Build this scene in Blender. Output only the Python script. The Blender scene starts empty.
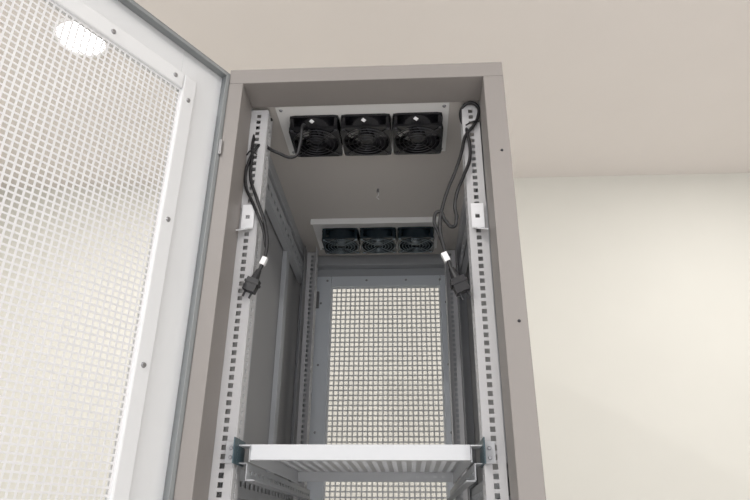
import bpy, bmesh, math
from mathutils import Vector as V, Matrix
sc=bpy.context.scene
try:
    sc.view_settings.view_transform='Standard'; sc.view_settings.look='None'
except Exception: pass

# ---------------------------------------------------------------- materials
def mat(name,col,rough=0.5,metal=0.0,bump=0.0,bscale=200,var=0.0,coat=0.0):
    m=bpy.data.materials.new(name); m.use_nodes=True
    nt=m.node_tree; b=nt.nodes['Principled BSDF']
    b.inputs['Base Color'].default_value=(*col,1); b.inputs['Roughness'].default_value=rough
    b.inputs['Metallic'].default_value=metal
    if coat: b.inputs['Coat Weight'].default_value=coat
    tc=nt.nodes.new('ShaderNodeTexCoord')
    if var:
        n=nt.nodes.new('ShaderNodeTexNoise'); n.inputs['Scale'].default_value=3.0
        n.inputs['Detail'].default_value=3
        nt.links.new(tc.outputs['Object'],n.inputs['Vector'])
        r=nt.nodes.new('ShaderNodeValToRGB')
        r.color_ramp.elements[0].color=(*[c*(1-var) for c in col],1); r.color_ramp.elements[0].position=.3
        r.color_ramp.elements[1].color=(*[min(1,c*(1+var)) for c in col],1); r.color_ramp.elements[1].position=.7
        nt.links.new(n.outputs['Fac'],r.inputs['Fac']); nt.links.new(r.outputs['Color'],b.inputs['Base Color'])
    if bump:
        n=nt.nodes.new('ShaderNodeTexNoise'); n.inputs['Scale'].default_value=bscale
        nt.links.new(tc.outputs['Object'],n.inputs['Vector'])
        bp=nt.nodes.new('ShaderNodeBump'); bp.inputs['Strength'].default_value=bump; bp.inputs['Distance'].default_value=0.002
        nt.links.new(n.outputs['Fac'],bp.inputs['Height']); nt.links.new(bp.outputs['Normal'],b.inputs['Normal'])
    return m
def emis(name,col,s):
    m=bpy.data.materials.new(name); m.use_nodes=True; b=m.node_tree.nodes['Principled BSDF']
    b.inputs['Emission Color'].default_value=(*col,1); b.inputs['Emission Strength'].default_value=s
    return m
M_wall=mat('wall_paint',(.72,.71,.66),.9,bump=.05,var=.01)
M_ceil=mat('ceiling_paint',(.80,.755,.725),.95,var=.01)
M_floor=mat('floor_tile',(.71,.69,.675),.4,var=.04)
M_body=mat('cabinet_taupe_powdercoat',(.265,.245,.232),.5,bump=.05,bscale=900)
M_in=mat('cabinet_inner_grey',(.43,.445,.465),.5,bump=.03,bscale=900)
M_side=mat('cabinet_side_panel_grey',(.34,.34,.345),.55,bump=.03,bscale=900)
M_top=mat('cabinet_roof_grey',(.56,.53,.50),.5,var=.02)
M_rail=mat('rail_grey',(.56,.56,.57),.45)
M_tray=mat('fan_tray_white',(.86,.86,.85),.5)
M_door=mat('door_white_grey',(.73,.74,.75),.5)
M_mesh=mat('door_mesh_white',(.74,.74,.75),.55)
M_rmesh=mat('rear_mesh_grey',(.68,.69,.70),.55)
M_edge=mat('door_edge_grey',(.25,.265,.27),.45)
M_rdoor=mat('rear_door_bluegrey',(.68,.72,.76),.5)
M_white=mat('white_powdercoat',(.86,.87,.89),.4)
M_shelf=mat('shelf_white_powdercoat',(.60,.615,.635),.4)
M_teal=mat('bracket_edge_teal',(.05,.09,.11),.4)
M_black=mat('fan_black_plastic',(.008,.008,.010),.22)
M_blade=mat('fan_blade_black',(.02,.02,.024),.3)
M_wire=mat('fan_guard_wire',(.06,.06,.065),.3,metal=.8)
M_black2=mat('fan_plastic_blue_reflection_tint',(.012,.022,.03),.25)  # rear fans: black plastic with bluish reflections painted into the colour
M_blade2=mat('fan_blade_blue_reflection_tint',(.06,.085,.10),.35)  # rear blades: blue-grey reflection mixed into the base colour
M_wire2=mat('fan_guard_wire_blue_reflection_tint',(.22,.27,.30),.3,metal=.6)  # rear guards: wire lightened and blued to imitate reflected light
M_cable=mat('cable_black_rubber',(.010,.010,.012),.45)
M_label=mat('label_white',(.80,.80,.80),.5)
M_screw=mat('screw_steel',(.35,.35,.36),.35,metal=.9)
M_dark=mat('dark_gap',(.03,.03,.035),.6)
M_lamp=emis('downlight_glow',(1,.98,.95),20)
M_chrome=mat('downlight_trim_white',(.9,.9,.9),.4)

# ---------------------------------------------------------------- helpers
def link(o,parent=None):
    bpy.context.collection.objects.link(o)
    if parent: o.parent=parent
    return o
def empty(name,loc=(0,0,0),rz=0):
    o=bpy.data.objects.new(name,None); o.location=loc; o.rotation_euler=(0,0,rz); o.empty_display_size=.05
    return link(o)
def from_bm(name,bm,mats,parent=None,smooth=False):
    me=bpy.data.meshes.new(name); bm.normal_update(); bm.to_mesh(me); bm.free()
    for m in (mats if isinstance(mats,(list,tuple)) else [mats]): me.materials.append(m)
    if smooth:
        for p in me.polygons: p.use_smooth=True
    return link(bpy.data.objects.new(name,me),parent)
def bm_box(bm,x0,x1,y0,y1,z0,z1,mi=0):
    vs=[bm.verts.new(c) for c in [(x0,y0,z0),(x1,y0,z0),(x1,y1,z0),(x0,y1,z0),(x0,y0,z1),(x1,y0,z1),(x1,y1,z1),(x0,y1,z1)]]
    for f in [(0,3,2,1),(4,5,6,7),(0,1,5,4),(1,2,6,5),(2,3,7,6),(3,0,4,7)]:
        bm.faces.new([vs[i] for i in f]).material_index=mi
    return vs
def box(name,x0,x1,y0,y1,z0,z1,m,parent=None,bev=0.0):
    bm=bmesh.new(); bm_box(bm,x0,x1,y0,y1,z0,z1)
    o=from_bm(name,bm,m,parent)
    if bev:
        b=o.modifiers.new('bevel','BEVEL'); b.width=bev; b.segments=2; b.limit_method='ANGLE'
    return o
def plate(name,us,vs,hole,origin,ud,vd,th,m,parent=None):
    """flat sheet with punched holes: grid of cells, hole(i,j) true => no face"""
    O=V(origin);U=V(ud);W=V(vd); N=U.cross(W).normalized()
    bm=bmesh.new(); cache={}
    def vert(i,j,k):
        key=(i,j,k)
        if key not in cache: cache[key]=bm.verts.new(O+U*us[i]+W*vs[j]+N*(th if k else 0))
        return cache[key]
    nu=len(us)-1; nv=len(vs)-1
    sol=lambda i,j: 0<=i<nu and 0<=j<nv and not hole(i,j)
    for i in range(nu):
        for j in range(nv):
            if not sol(i,j): continue
            bm.faces.new([vert(i,j,1),vert(i+1,j,1),vert(i+1,j+1,1),vert(i,j+1,1)])
            bm.faces.new([vert(i,j,0),vert(i,j+1,0),vert(i+1,j+1,0),vert(i+1,j,0)])
            if not sol(i-1,j): bm.faces.new([vert(i,j,0),vert(i,j,1),vert(i,j+1,1),vert(i,j+1,0)])
            if not sol(i+1,j): bm.faces.new([vert(i+1,j,0),vert(i+1,j+1,0),vert(i+1,j+1,1),vert(i+1,j,1)])
            if not sol(i,j-1): bm.faces.new([vert(i,j,0),vert(i+1,j,0),vert(i+1,j,1),vert(i,j,1)])
            if not sol(i,j+1): bm.faces.new([vert(i,j+1,0),vert(i,j+1,1),vert(i+1,j+1,1),vert(i+1,j+1,0)])
    return from_bm(name,bm,m,parent)
def breaks(a,b,pitch,hole,lead=None):
    n=int((b-a)/pitch); off=((b-a)-n*pitch)/2+(pitch-hole)/2
    r=[a]
    for k in range(n):
        s=a+off+k*pitch; r+= [s,s+hole]
    r.append(b); return r
def perf(name,u0,u1,v0,v1,pitch,hole,origin,ud,vd,th,m,parent):
    us=breaks(u0,u1,pitch,hole); vs=breaks(v0,v1,pitch,hole)
    return plate(name,us,vs,lambda i,j:i%2==1 and j%2==1,origin,ud,vd,th,m,parent)
def screws(name,pts,normal,r,parent,m=None):
    bm=bmesh.new(); N=V(normal).normalized(); q=V((0,0,1)).rotation_difference(N).to_matrix().to_4x4()
    for p in pts:
        mx=Matrix.Translation(V(p)+N*r*.2)@q
        bmesh.ops.create_cone(bm,cap_ends=True,segments=14,radius1=r,radius2=r*.65,depth=r*.7,matrix=mx)
        for rot in (0,math.pi/2):
            bmesh.ops.create_cube(bm,size=1,matrix=mx@Matrix.Rotation(rot,4,'Z')@Matrix.Translation((0,0,r*.36))@Matrix.Diagonal((r*.9,r*.18,r*.05,1)))
    return from_bm(name,bm,m or M_screw,parent)
def tube(name,pts,r,m,parent=None):
    cu=bpy.data.curves.new(name,'CURVE'); cu.dimensions='3D'; cu.bevel_depth=r; cu.bevel_resolution=3; cu.resolution_u=10; cu.use_fill_caps=True
    s=cu.splines.new('BEZIER'); s.bezier_points.add(len(pts)-1)
    for bp,p in zip(s.bezier_points,pts):
        bp.co=p; bp.handle_left_type=bp.handle_right_type='AUTO'
    cu.materials.append(m)
    return link(bpy.data.objects.new(name,cu),parent)

# ---------------------------------------------------------------- room
CZ=2.9; WB=1.87; WL=-2.3; WR=3.6; WF=-3.6
box('wall_back',WL-.1,WR+.1,WB,WB+.1,0,CZ,M_wall)
box('wall_left',WL-.1,WL,WF,WB,0,CZ,M_wall)
box('wall_right',WR,WR+.1,WF,WB,0,CZ,M_wall)
box('floor',WL-.1,WR+.1,WF,WB+.1,-.1,0,M_floor)
box('ceiling',WL-.1,WR+.1,WF,WB+.1,CZ,CZ+.1,M_ceil)
box('baseboard_back',WL,WR,WB-.012,WB,0,.09,M_white)

def downlight(x,y,power,name='ceiling_downlight'):
    e=empty(name,(x,y,CZ))
    bm=bmesh.new()
    segs=40
    prof=[(.108,0),(.108,-.006),(.092,-.008),(.084,.0)]   # trim ring profile (r,z)
    rings=[[bm.verts.new((r*math.cos(2*math.pi*k/segs),r*math.sin(2*math.pi*k/segs),z)) for k in range(segs)] for r,z in prof]
    for a,b in zip(rings,rings[1:]):
        for k in range(segs): bm.faces.new([a[k],a[(k+1)%segs],b[(k+1)%segs],b[k]])
    from_bm('trim_ring',bm,M_chrome,e,True)
    bm=bmesh.new(); bmesh.ops.create_circle(bm,cap_ends=True,segments=40,radius=.087,matrix=Matrix.Translation((0,0,-.003)))
    from_bm('diffuser',bm,M_lamp,e)
    L=bpy.data.lights.new('lamp','AREA'); L.shape='DISK'; L.size=.16; L.energy=power; L.color=(1,.98,.955)
    o=link(bpy.data.objects.new('lamp',L),e); o.location=(0,0,-.02)
    return e
downlight(-1.19,.74,18)
downlight(1.67,.74,15)
for x in (-1.19,1.67):
    downlight(x,-1.9,38)

# ---------------------------------------------------------------- cabinet
H=2.05; D=1.0
cab=empty('server_rack_cabinet')
def cb(n,*a,m=M_body,bev=.0015): return box(n,*a,m,cab,bev)
# front frame
cb('front_stile_left',-.30,-.268,0,.086,.04,H-.03)
cb('front_stile_right',.254,.297,0,.086,.04,H-.03)
cb('front_header',-.30,.297,0,.086,H-.03,H+.008)
cb('front_sill',-.30,.296,0,.086,0,.07)
cb('base_plate',-.29,.286,.086,D-.05,0,.05)
# top: roof skin + inner panel
cb('roof_skin',-.30,.296,.086,D,H-.012,H)
box('roof_inner_panel',-.285,.281,.086,D-.06,H-.022,H-.014,M_top,cab)
# sides
box('side_panel_left',-.298,-.290,.086,D-.03,.05,H-.012,M_side,cab)
box('side_panel_right',.286,.294,.086,D-.03,.05,H-.012,M_side,cab)
# rear frame
cb('rear_stile_left',-.30,-.262,D-.06,D,.04,H-.012,m=M_in)
cb('rear_stile_right',.254,.296,D-.06,D,.04,H-.012,m=M_in)
cb('rear_header',-.262,.254,D-.05,D,H-.055,H-.012,m=M_in)
cb('rear_sill',-.262,.254,D-.05,D,0,.09,m=M_in)
# top edge gussets where roof meets side
cb('roof_side_channel_left',-.290,-.270,.086,D-.06,H-.06,H-.022,m=M_in)
cb('roof_side_channel_right',.254,.286,.086,D-.06,H-.06,H-.022,m=M_in)

# 19 inch rails with punched square holes (L-section)
ZB,ZT=.08,2.014
zs=[ZB]
z=ZB+.02
while z+.0095<ZT-.012:
    zs+=[z,z+.0095]; z+=.0159
zs.append(ZT)
def rail(nm,xo,xi,y,dy):
    w=abs(xi-xo); s=1 if xi>xo else -1
    e=cab
    plate(nm+'_face',[0,w*.5-.00475,w*.5+.00475,w],zs,lambda i,j:i==1 and j%2==1,(min(xo,xi),y,0),(1,0,0),(0,0,1),.002,M_rail,e)
    plate(nm+'_flange',[0,.016,.0255,.045],zs,lambda i,j:i==1 and j%2==1,(xi,y if dy>0 else y-.045,0),(0,1,0),(0,0,1),.002,M_rail,e)
    box(nm+'_return',min(xo,xo+s*.002),max(xo,xo+s*.002),min(y,y+dy*.05),max(y,y+dy*.05),ZB,ZT,M_side,e)
rail('front_rail_left',-.269,-.232,.090,1)
rail('front_rail_right',.252,.214,.092,1)
rail('rear_rail_left',-.262,-.224,.88,-1)
rail('rear_rail_right',.252,.212,.88,-1)
# depth braces
def brace(nm,x,z0,z1,y0=.14,y1=.88):
    ys=breaks(y0,y1,.04,.022); h=z1-z0
    plate(nm,ys,[0,h*.5-.006,h*.5+.006,h],lambda i,j:i%2==1 and j==1,(x,0,z0),(0,1,0),(0,0,1),.0025,M_in,cab)
    s=-1 if x<0 else 1
    box(nm+'_lip_low',min(x,x+s*.018),max(x,x+s*.018),y0,y1,z0,z0+.002,M_in,cab)
    box(nm+'_lip_high',min(x,x+s*.018),max(x,x+s*.018),y0,y1,z1-.002,z1,M_in,cab)
for zz in (.2,.7,1.19,1.90):
    brace('brace_left_%d'%(zz*100),-.268,zz,zz+.055)
    brace('brace_right_%d'%(zz*100),.258,zz,zz+.055)
# vertical ribs on side panels
for i,(a,b) in enumerate([(.30,.315),(.62,.66)]):
    box('side_rib_left_%d'%i,-.290,-.276,a,b,.06,1.99,M_in,cab,.001)
    box('side_rib_right_%d'%i,.272,.286,a,b,.06,1.99,M_in,cab,.001)
screws('frame_screws',[(.279,-.0005,1.83),(.281,-.0005,1.47),(.281,-.0005,1.1)],(0,-1,0),.003,cab,M_dark)
# hinge pins
for zz in (.35,1.155,1.85):
    bm=bmesh.new()
    bmesh.ops.create_cone(bm,cap_ends=True,segments=16,radius1=.004,radius2=.004,depth=.035,matrix=Matrix.Translation((-.2985,-.004,zz)))
    from_bm('door_hinge_%d'%(zz*100),bm,M_screw,cab)

# fan trays (plates under the roof)
def tray(nm,y0,y1,x0=-.217,x1=.188):
    zt=H-.022
    box(nm+'_plate',x0,x1,y0,y1,zt-.0035,zt-.0003,M_tray,cab,.001)
    screws(nm+'_screws',[(x0+.012,y0+.012,zt-.0035),(x1-.012,y0+.012,zt-.0035),(x0+.012,y1-.012,zt-.0035),(x1-.012,y1-.012,zt-.0035)],(0,0,-1),.005,cab)
tray('fan_tray_front',.092,.290)
tray('fan_tray_rear',.655,.885)
box('fan_tray_rear_lip',-.217,.188,.655,.658,H-.042,H-.0255,M_tray,cab)

# rear door
rd=cab
yb=D-.006
def pl(nm,x0,x1,z0,z1,y0,y1,m,bev=.001): return box(nm,x0,x1,y0,y1,z0,z1,m,rd,bev)
RX0,RX1=-.240,.230; RZ0,RZ1=.10,1.962
MX0,MX1=-.186,.200; MZ0,MZ1=.17,1.922
pl('rear_door_frame_left',RX0,MX0,RZ0,RZ1,yb-.020,yb,M_rdoor,.003)
pl('rear_door_frame_right',MX1,RX1,RZ0,RZ1,yb-.020,yb,M_rdoor,.003)
pl('rear_door_frame_top',MX0,MX1,MZ1,RZ1,yb-.020,yb,M_rdoor,.003)
pl('rear_door_frame_bottom',MX0,MX1,RZ0,MZ0,yb-.020,yb,M_rdoor,.003)
pl('rear_door_skin_left',-.262,RX0-.004,.09,H-.055,yb-.004,yb,M_in)
pl('rear_door_skin_right',RX1+.004,.254,.09,H-.055,yb-.004,yb,M_in)
pl('rear_door_skin_top',RX0-.004,RX1+.004,RZ1+.004,H-.055,yb-.004,yb,M_in)
perf('rear_door_mesh',MX0,MX1,MZ0,MZ1,.0165,.0122,(0,yb-.004,0),(1,0,0),(0,0,1),.0010,M_rmesh,rd)
pts=[(x,yb-.020,z) for x in (RX0+.020,RX1-.012) for z in (1.2,1.42,1.64,1.86)]+[(x,yb-.020,1.945) for x in (-.2,-.06,.08,.2)]
screws('rear_door_screws',pts,(0,-1,0),.0045,rd)
box('rear_door_latch',-.245,-.225,yb-.035,yb-.020,1.84,1.90,M_screw,rd,.003)

# front door (open ~121 deg)
ang=math.atan2(-.855,-.519)
door=empty('front_door_pivot',(-.298,-.0015,0),ang); door.parent=cab
DW=.59; Z0,Z1=.05,2.045; T=.024
def db(nm,*a,m=M_door,bev=.0015): return box(nm,*a,m,door,bev)
B0,B1=.108,.478; MT=Z1-.110; MB=Z0+.11
db('skin_hinge_side',0,B0,-T,-T+.002,Z0,Z1)
db('skin_lock_side',B1,DW,-T,-T+.002,Z0,Z1)
db('skin_top',B0,B1,-T,-T+.002,MT,Z1)
db('skin_bottom',B0,B1,-T,-T+.002,Z0,MB)
db('edge_hinge',0,.004,-T,.0,Z0,Z1,m=M_edge)
db('edge_lock',DW-.004,DW,-T,.0,Z0,Z1,m=M_edge)
db('edge_top',0,DW,-T,.0,Z1-.004,Z1,m=M_edge)
db('edge_bottom',0,DW,-T,.0,Z0,Z0+.004,m=M_edge)
db('rim_hinge',.0,.010,-.002,.0,Z0,Z1,m=M_edge)
db('rim_top',.010,DW-.012,-.002,.0,Z1-.010,Z1,m=M_edge)
db('rim_lock',DW-.012,DW,-.002,.0,Z0,Z1,m=M_edge)
db('rim_bottom',.010,DW-.012,-.002,.0,Z0,Z0+.012,m=M_edge)
S=.076
db('stiffener_hinge',S,B0,-T+.002,-.006,MB-.036,MT+.036,bev=.003)
db('stiffener_lock',B1,B1+.038,-T+.002,-.006,MB-.036,MT+.036,bev=.003)
db('stiffener_top',B0,B1,-T+.002,-.006,MT,MT+.036,bev=.003)
db('stiffener_bottom',B0,B1,-T+.002,-.006,MB-.036,MB,bev=.003)
perf('door_mesh',B0,B1,MB,MT,.0115,.0081,(0,-.0125,0),(1,0,0),(0,0,1),.0008,M_mesh,door)
sp=[((S+B0)/2,-.006,1.915-.27*i) for i in range(7)]+[((B1+.019),-.006,1.915-.27*i) for i in range(7)]+[(x,-.006,MT+.018) for x in (.13,.27,.41)]
screws('door_screws',sp,(0,1,0),.0055,door)
db('lock_plate',DW-.05,DW-.02,-T-.012,-T,1.0,1.2,m=M_edge,bev=.004)

# ---------------------------------------------------------------- cooling fans
def fan_mesh(mats):
    bm=bmesh.new(); S=.0595; n=48; R=.056; h=.038
    def sq(a):
        c,s=math.cos(a),math.sin(a); k=S/max(abs(c),abs(s)); x,y=c*k,s*k
        r=.008
        dx=abs(x)-(S-r); dy=abs(y)-(S-r)
        if dx>0 and dy>0:
            l=math.hypot(dx,dy); 
            if l>r: x=math.copysign(S-r+dx/l*r,x); y=math.copysign(S-r+dy/l*r,y)
        return x,y
    def ring(f,z): return [bm.verts.new((*f(2*math.pi*(k+.0)/n+math.pi/4),z)) for k in range(n)]
    cir=lambda rr:(lambda a:(rr*math.cos(a),rr*math.sin(a)))
    def bridge(a,b,mi=0):
        for k in range(n):
            f=bm.faces.new([a[k],a[(k+1)%n],b[(k+1)%n],b[k]]); f.material_index=mi
    def loop(fs):
        rs=[ring(f,z) for f,z in fs]
        for i in range(len(rs)): bridge(rs[i],rs[(i+1)%len(rs)])
    loop([(cir(R),0),(sq,0),(sq,-.006),(cir(R+.0025),-.006),(cir(R+.0025),-h+.006),(sq,-h+.006),(sq,-h),(cir(R),-h)])
    for sx in (-1,1):
        for sy in (-1,1):
            bmesh.ops.create_cone(bm,cap_ends=True,segments=12,radius1=.006,radius2=.006,depth=h-.01,matrix=Matrix.Translation((sx*.0515,sy*.0515,-h/2)))
    bmesh.ops.create_cone(bm,cap_ends=True,segments=32,radius1=.020,radius2=.020,depth=.026,matrix=Matrix.Translation((0,0,-.018)))
    for k in range(4):
        a=math.pi/4+k*math.pi/2
        bmesh.ops.create_cube(bm,size=1,matrix=Matrix.Rotation(a,4,'Z')@Matrix.Translation((.038,0,-.003))@Matrix.Diagonal((.037,.005,.004,1)))
    nb=7
    for k in range(nb):
        a0=2*math.pi*k/nb; rows=[]
        for i in range(5):
            r=.0195+i*(.0535-.0195)/4; row=[]
            for j in range(4):
                t=j/3; a=a0+ t*.62 + i*.06; row.append(bm.verts.new((r*math.cos(a),r*math.sin(a),-.010-.018*t+.002*math.sin(t*3.14))))
            rows.append(row)
        for i in range(4):
            for j in range(3):
                f=bm.faces.new([rows[i][j],rows[i+1][j],rows[i+1][j+1],rows[i][j+1]]); f.material_index=1
    def torus(R0,r0,z,mi):
        N=48;K=6; g=[]
        for i in range(N):
            a=2*math.pi*i/N; g.append([bm.verts.new(((R0+r0*math.cos(2*math.pi*j/K))*math.cos(a),(R0+r0*math.cos(2*math.pi*j/K))*math.sin(a),z+r0*math.sin(2*math.pi*j/K))) for j in range(K)])
        for i in range(N):
            for j in range(K):
                bm.faces.new([g[i][j],g[(i+1)%N][j],g[(i+1)%N][(j+1)%K],g[i][(j+1)%K]]).material_index=mi
    for rr in (.014,.024,.034,.044,.054): torus(rr,.0009,-h-.002,2)
    for k in range(4):
        a=math.pi/4+k*math.pi/2
        mx=Matrix.Rotation(a,4,'Z')@Matrix.Translation((.042,0,-h-.0025))@Matrix.Rotation(math.pi/2,4,'Y')
        before=set(bm.faces)
        bmesh.ops.create_cone(bm,cap_ends=True,segments=6,radius1=.0011,radius2=.0011,depth=.058,matrix=mx)
        for f in set(bm.faces)-before: f.material_index=2
        before=set(bm.faces)
        bmesh.ops.create_cone(bm,cap_ends=True,segments=10,radius1=.003,radius2=.004,depth=.003,matrix=Matrix.Rotation(a,4,'Z')@Matrix.Translation((.0728,0,-h-.0015)))
        for f in set(bm.faces)-before: f.material_index=2
    before=set(bm.faces)
    bmesh.ops.create_circle(bm,cap_ends=True,segments=24,radius=.015,matrix=Matrix.Translation((0,0,-.0315)))
    for f in set(bm.faces)-before: f.material_index=1
    bm_box(bm,-.008,.008,-.0585,-.052,-.030,-.012,0)
    before=set(bm.faces)
    bmesh.ops.create_cube(bm,size=1,matrix=Matrix.Translation((-.004,-.0597,-.018))@Matrix.Rotation(.7,4,'Y')@Matrix.Diagonal((.010,.0008,.008,1)))
    for f in set(bm.faces)-before: f.material_index=3
    me=bpy.data.meshes.new('cooling_fan'); bmesh.ops.recalc_face_normals(bm,faces=bm.faces); bm.to_mesh(me); bm.free()
    for m in mats: me.materials.append(m)
    return me
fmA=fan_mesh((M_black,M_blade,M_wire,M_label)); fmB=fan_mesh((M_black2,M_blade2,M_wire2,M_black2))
for yy,fm in ((.184,fmA),(.775,fmB)):
    for i in (-1,0,1):
        o=link(bpy.data.objects.new('cooling_fan',fm)); o.location=(-.008+i*.1225,yy,H-.0260)
bm=bmesh.new(); bmesh.ops.create_cone(bm,cap_ends=True,segments=10,radius1=.004,radius2=.003,depth=.012,matrix=Matrix.Translation((.004,.48,H-.028)))
from_bm('roof_stud',bm,M_screw,cab)
tube('roof_wire_hook',[(.004,.48,H-.03),(.006,.475,H-.045),(.002,.470,H-.055),(.008,.470,H-.062)],.0012,M_label,cab)

# ---------------------------------------------------------------- cables
def plug(nm,p,d,parent,lab=True,sc_=1.0,gap=-.022):
    p=V(p); d=V(d).normalized(); q=V((0,0,1)).rotation_difference(d).to_matrix().to_4x4(); mx=Matrix.Translation(p)@q@Matrix.Scale(sc_,4)
    bm=bmesh.new()
    bmesh.ops.create_cone(bm,cap_ends=True,segments=12,radius1=.0045,radius2=.008,depth=.02,matrix=mx@Matrix.Translation((0,0,.010)))
    bmesh.ops.create_cube(bm,size=1,matrix=mx@Matrix.Translation((0,0,.031))@Matrix.Diagonal((.022,.016,.024,1)))
    bmesh.ops.create_cube(bm,size=1,matrix=mx@Matrix.Translation((0,0,.027))@Matrix.Diagonal((.026,.018,.004,1)))
    n0=set(bm.faces)
    for s in (-1,1): bmesh.ops.create_cube(bm,size=1,matrix=mx@Matrix.Translation((s*.006,0,.048))@Matrix.Diagonal((.002,.005,.012,1)))
    for f in set(bm.faces)-n0: f.material_index=1
    n0=set(bm.faces)
    if lab:
        bmesh.ops.create_cube(bm,size=1,matrix=mx@Matrix.Translation((0,-.0,gap))@Matrix.Diagonal((.009,.0085,.015,1)))
        for f in set(bm.faces)-n0: f.material_index=2
    return from_bm(nm,bm,[M_cable,M_dark,M_label],parent)
c1=empty('fan_power_cable')
R=.0037
tube('cord_1',[(-.150,.150,2.0),(-.150,.10,1.975),(-.155,.105,1.925),(-.165,.11,1.900),(-.204,.11,1.910),(-.237,.11,1.935),(-.247,.108,1.972),(-.243,.11,2.002),(-.228,.118,2.01)],R,M_cable,c1)
tube('cord_2',[(-.228,.118,2.01),(-.252,.105,1.99),(-.258,.088,1.93),(-.255,.083,1.88),(-.252,.078,1.826),(-.234,.078,1.774),(-.211,.078,1.712),(-.203,.078,1.665),(-.206,.078,1.630),(-.214,.078,1.606)],R,M_cable,c1)
tube('cord_3',[(-.237,.11,1.935),(-.245,.088,1.915),(-.262,.083,1.87),(-.262,.08,1.81),(-.240,.080,1.76),(-.214,.080,1.70),(-.205,.08,1.66)],R*.9,M_cable,c1)
plug('plug',(-.214,.078,1.608),(-.38,0,-1),c1,True,1.15,-.018)
tube('cable_tie',[(-.266,.078,1.885),(-.255,.070,1.89),(-.243,.078,1.885)],.0018,M_cable,c1)
c2=empty('fan_power_cable')
tube('cord_1',[(.222,.12,1.975),(.212,.105,1.992),(.216,.09,2.008),(.236,.082,2.014),(.250,.082,2.000),(.248,.082,1.975),(.236,.082,1.950),(.218,.082,1.925),(.208,.080,1.885),(.192,.080,1.835),(.174,.080,1.79),(.160,.080,1.745),(.153,.080,1.705),(.158,.08,1.660),(.172,.08,1.605)],R,M_cable,c2)
tube('cord_2',[(.222,.12,1.975),(.222,.086,1.94),(.224,.080,1.866),(.208,.080,1.820),(.192,.080,1.78),(.186,.080,1.745),(.188,.082,1.718),(.180,.082,1.700),(.166,.080,1.712),(.152,.080,1.735),(.142,.084,1.715),(.148,.085,1.695),(.158,.082,1.66)],R,M_cable,c2)
plug('plug',(.172,.08,1.607),(.42,0,-1),c2,True,1.3,-.020)
tube('cable_tie',[(.250,.085,1.965),(.236,.076,1.958),(.220,.085,1.955)],.0018,M_cable,c2)

# white mounting clips on rails
def clip(x,z,s):
    e=cab
    plate('rail_clip_plate_%d'%(s+1),[0,.008,.017,.026],[0,.022,.031,.056],lambda i,j:i==1 and j==1,(x-.013,.084,z-.030),(1,0,0),(0,0,1),.003,M_white,e)
    bm=bmesh.new(); bm_box(bm,-.012,.012,-.026,0,-.0015,.0015)
    o=from_bm('rail_clip_tab_%d'%(s+1),bm,M_white,e); o.location=(x,.084,z-.030); o.rotation_euler=(.5,0,.25*s)
clip(-.250,1.735,-1); clip(.232,1.728,1)

# ---------------------------------------------------------------- shelf
sh=empty('rack_shelf')
SX0,SX1=-.204,.192; SY0,SY1=.10,.62; SZ=1.272
perf('shelf_deck',SX0,SX1,SY0,SY1,.022,.011,(0,0,SZ-.002),(1,0,0),(0,1,0),.0015,M_shelf,sh)
box('front_lip',SX0,SX1,SY0-.002,SY0,SZ-.027,SZ,M_shelf,sh,.0008)
box('front_lip_return',SX0,SX1,SY0,SY0+.016,SZ-.027,SZ-.0255,M_shelf,sh)
box('rear_lip',SX0,SX1,SY1,SY1+.002,SZ-.026,SZ,M_shelf,sh)
for s,x in ((-1,SX0),(1,SX1)):
    xo=x+s*.001
    box('side_lip_%d'%(s+1),min(xo,xo+s*.0015),max(xo,xo+s*.0015),SY0,SY1,SZ-.03,SZ,M_shelf,sh)
    xe=x+s*.020
    box('bracket_wall_%d'%(s+1),min(xe,xe+s*.002),max(xe,xe+s*.002),.060,.135,SZ-.036,SZ+.008,M_teal,sh)
    box('bracket_ear_%d'%(s+1),min(xe,xe+s*.022),max(xe,xe+s*.022),.084,.087,SZ-.034,SZ+.004,M_shelf,sh,.001)
    box('bracket_top_%d'%(s+1),min(x,xe),max(x,xe),.090,.135,SZ-.0036,SZ-.0016,M_shelf,sh)
    xa=x+s*.006
    ys=breaks(.10,.86,.035,.020)
    plate('slide_arm_%d'%(s+1),ys,[0,.010,.017,.027],lambda i,j:i%2==1 and j==1,(xa,0,SZ-.060),(0,1,0),(0,0,1),.0018,M_in,sh)
    box('slide_arm_foot_%d'%(s+1),min(xa-s*.016,xa),max(xa-s*.016,xa),.10,.86,SZ-.062,SZ-.060,M_in,sh)
    box('slide_arm_top_%d'%(s+1),min(xa,xe),max(xa,xe),.10,.86,SZ-.033,SZ-.0315,M_in,sh)
    screws('bracket_screws_%d'%(s+1),[(xe+s*.012,.084,SZ-.008),(xe+s*.012,.084,SZ-.024)],(0,-1,0),.004,sh)

# ---------------------------------------------------------------- world + camera
w=bpy.data.worlds.new('world'); sc.world=w; w.use_nodes=True
bg=w.node_tree.nodes['Background']; bg.inputs[0].default_value=(.975,.975,1.0,1); bg.inputs[1].default_value=1.6

Yc=V((36,-284,-614)).normalized(); Zc=V((11,1328,-614)).normalized(); Xc=Yc.cross(Zc).normalized(); Zc=Xc.cross(Yc)
cd=bpy.data.cameras.new('camera'); cam=link(bpy.data.objects.new('camera',cd))
cd.sensor_width=36; cd.lens=614/750*36; cd.clip_start=.02
cam.matrix_world=Matrix(((*Xc,.084),(*Yc,-1.051),(*Zc,1.126),(0,0,0,1)))
sc.camera=cam
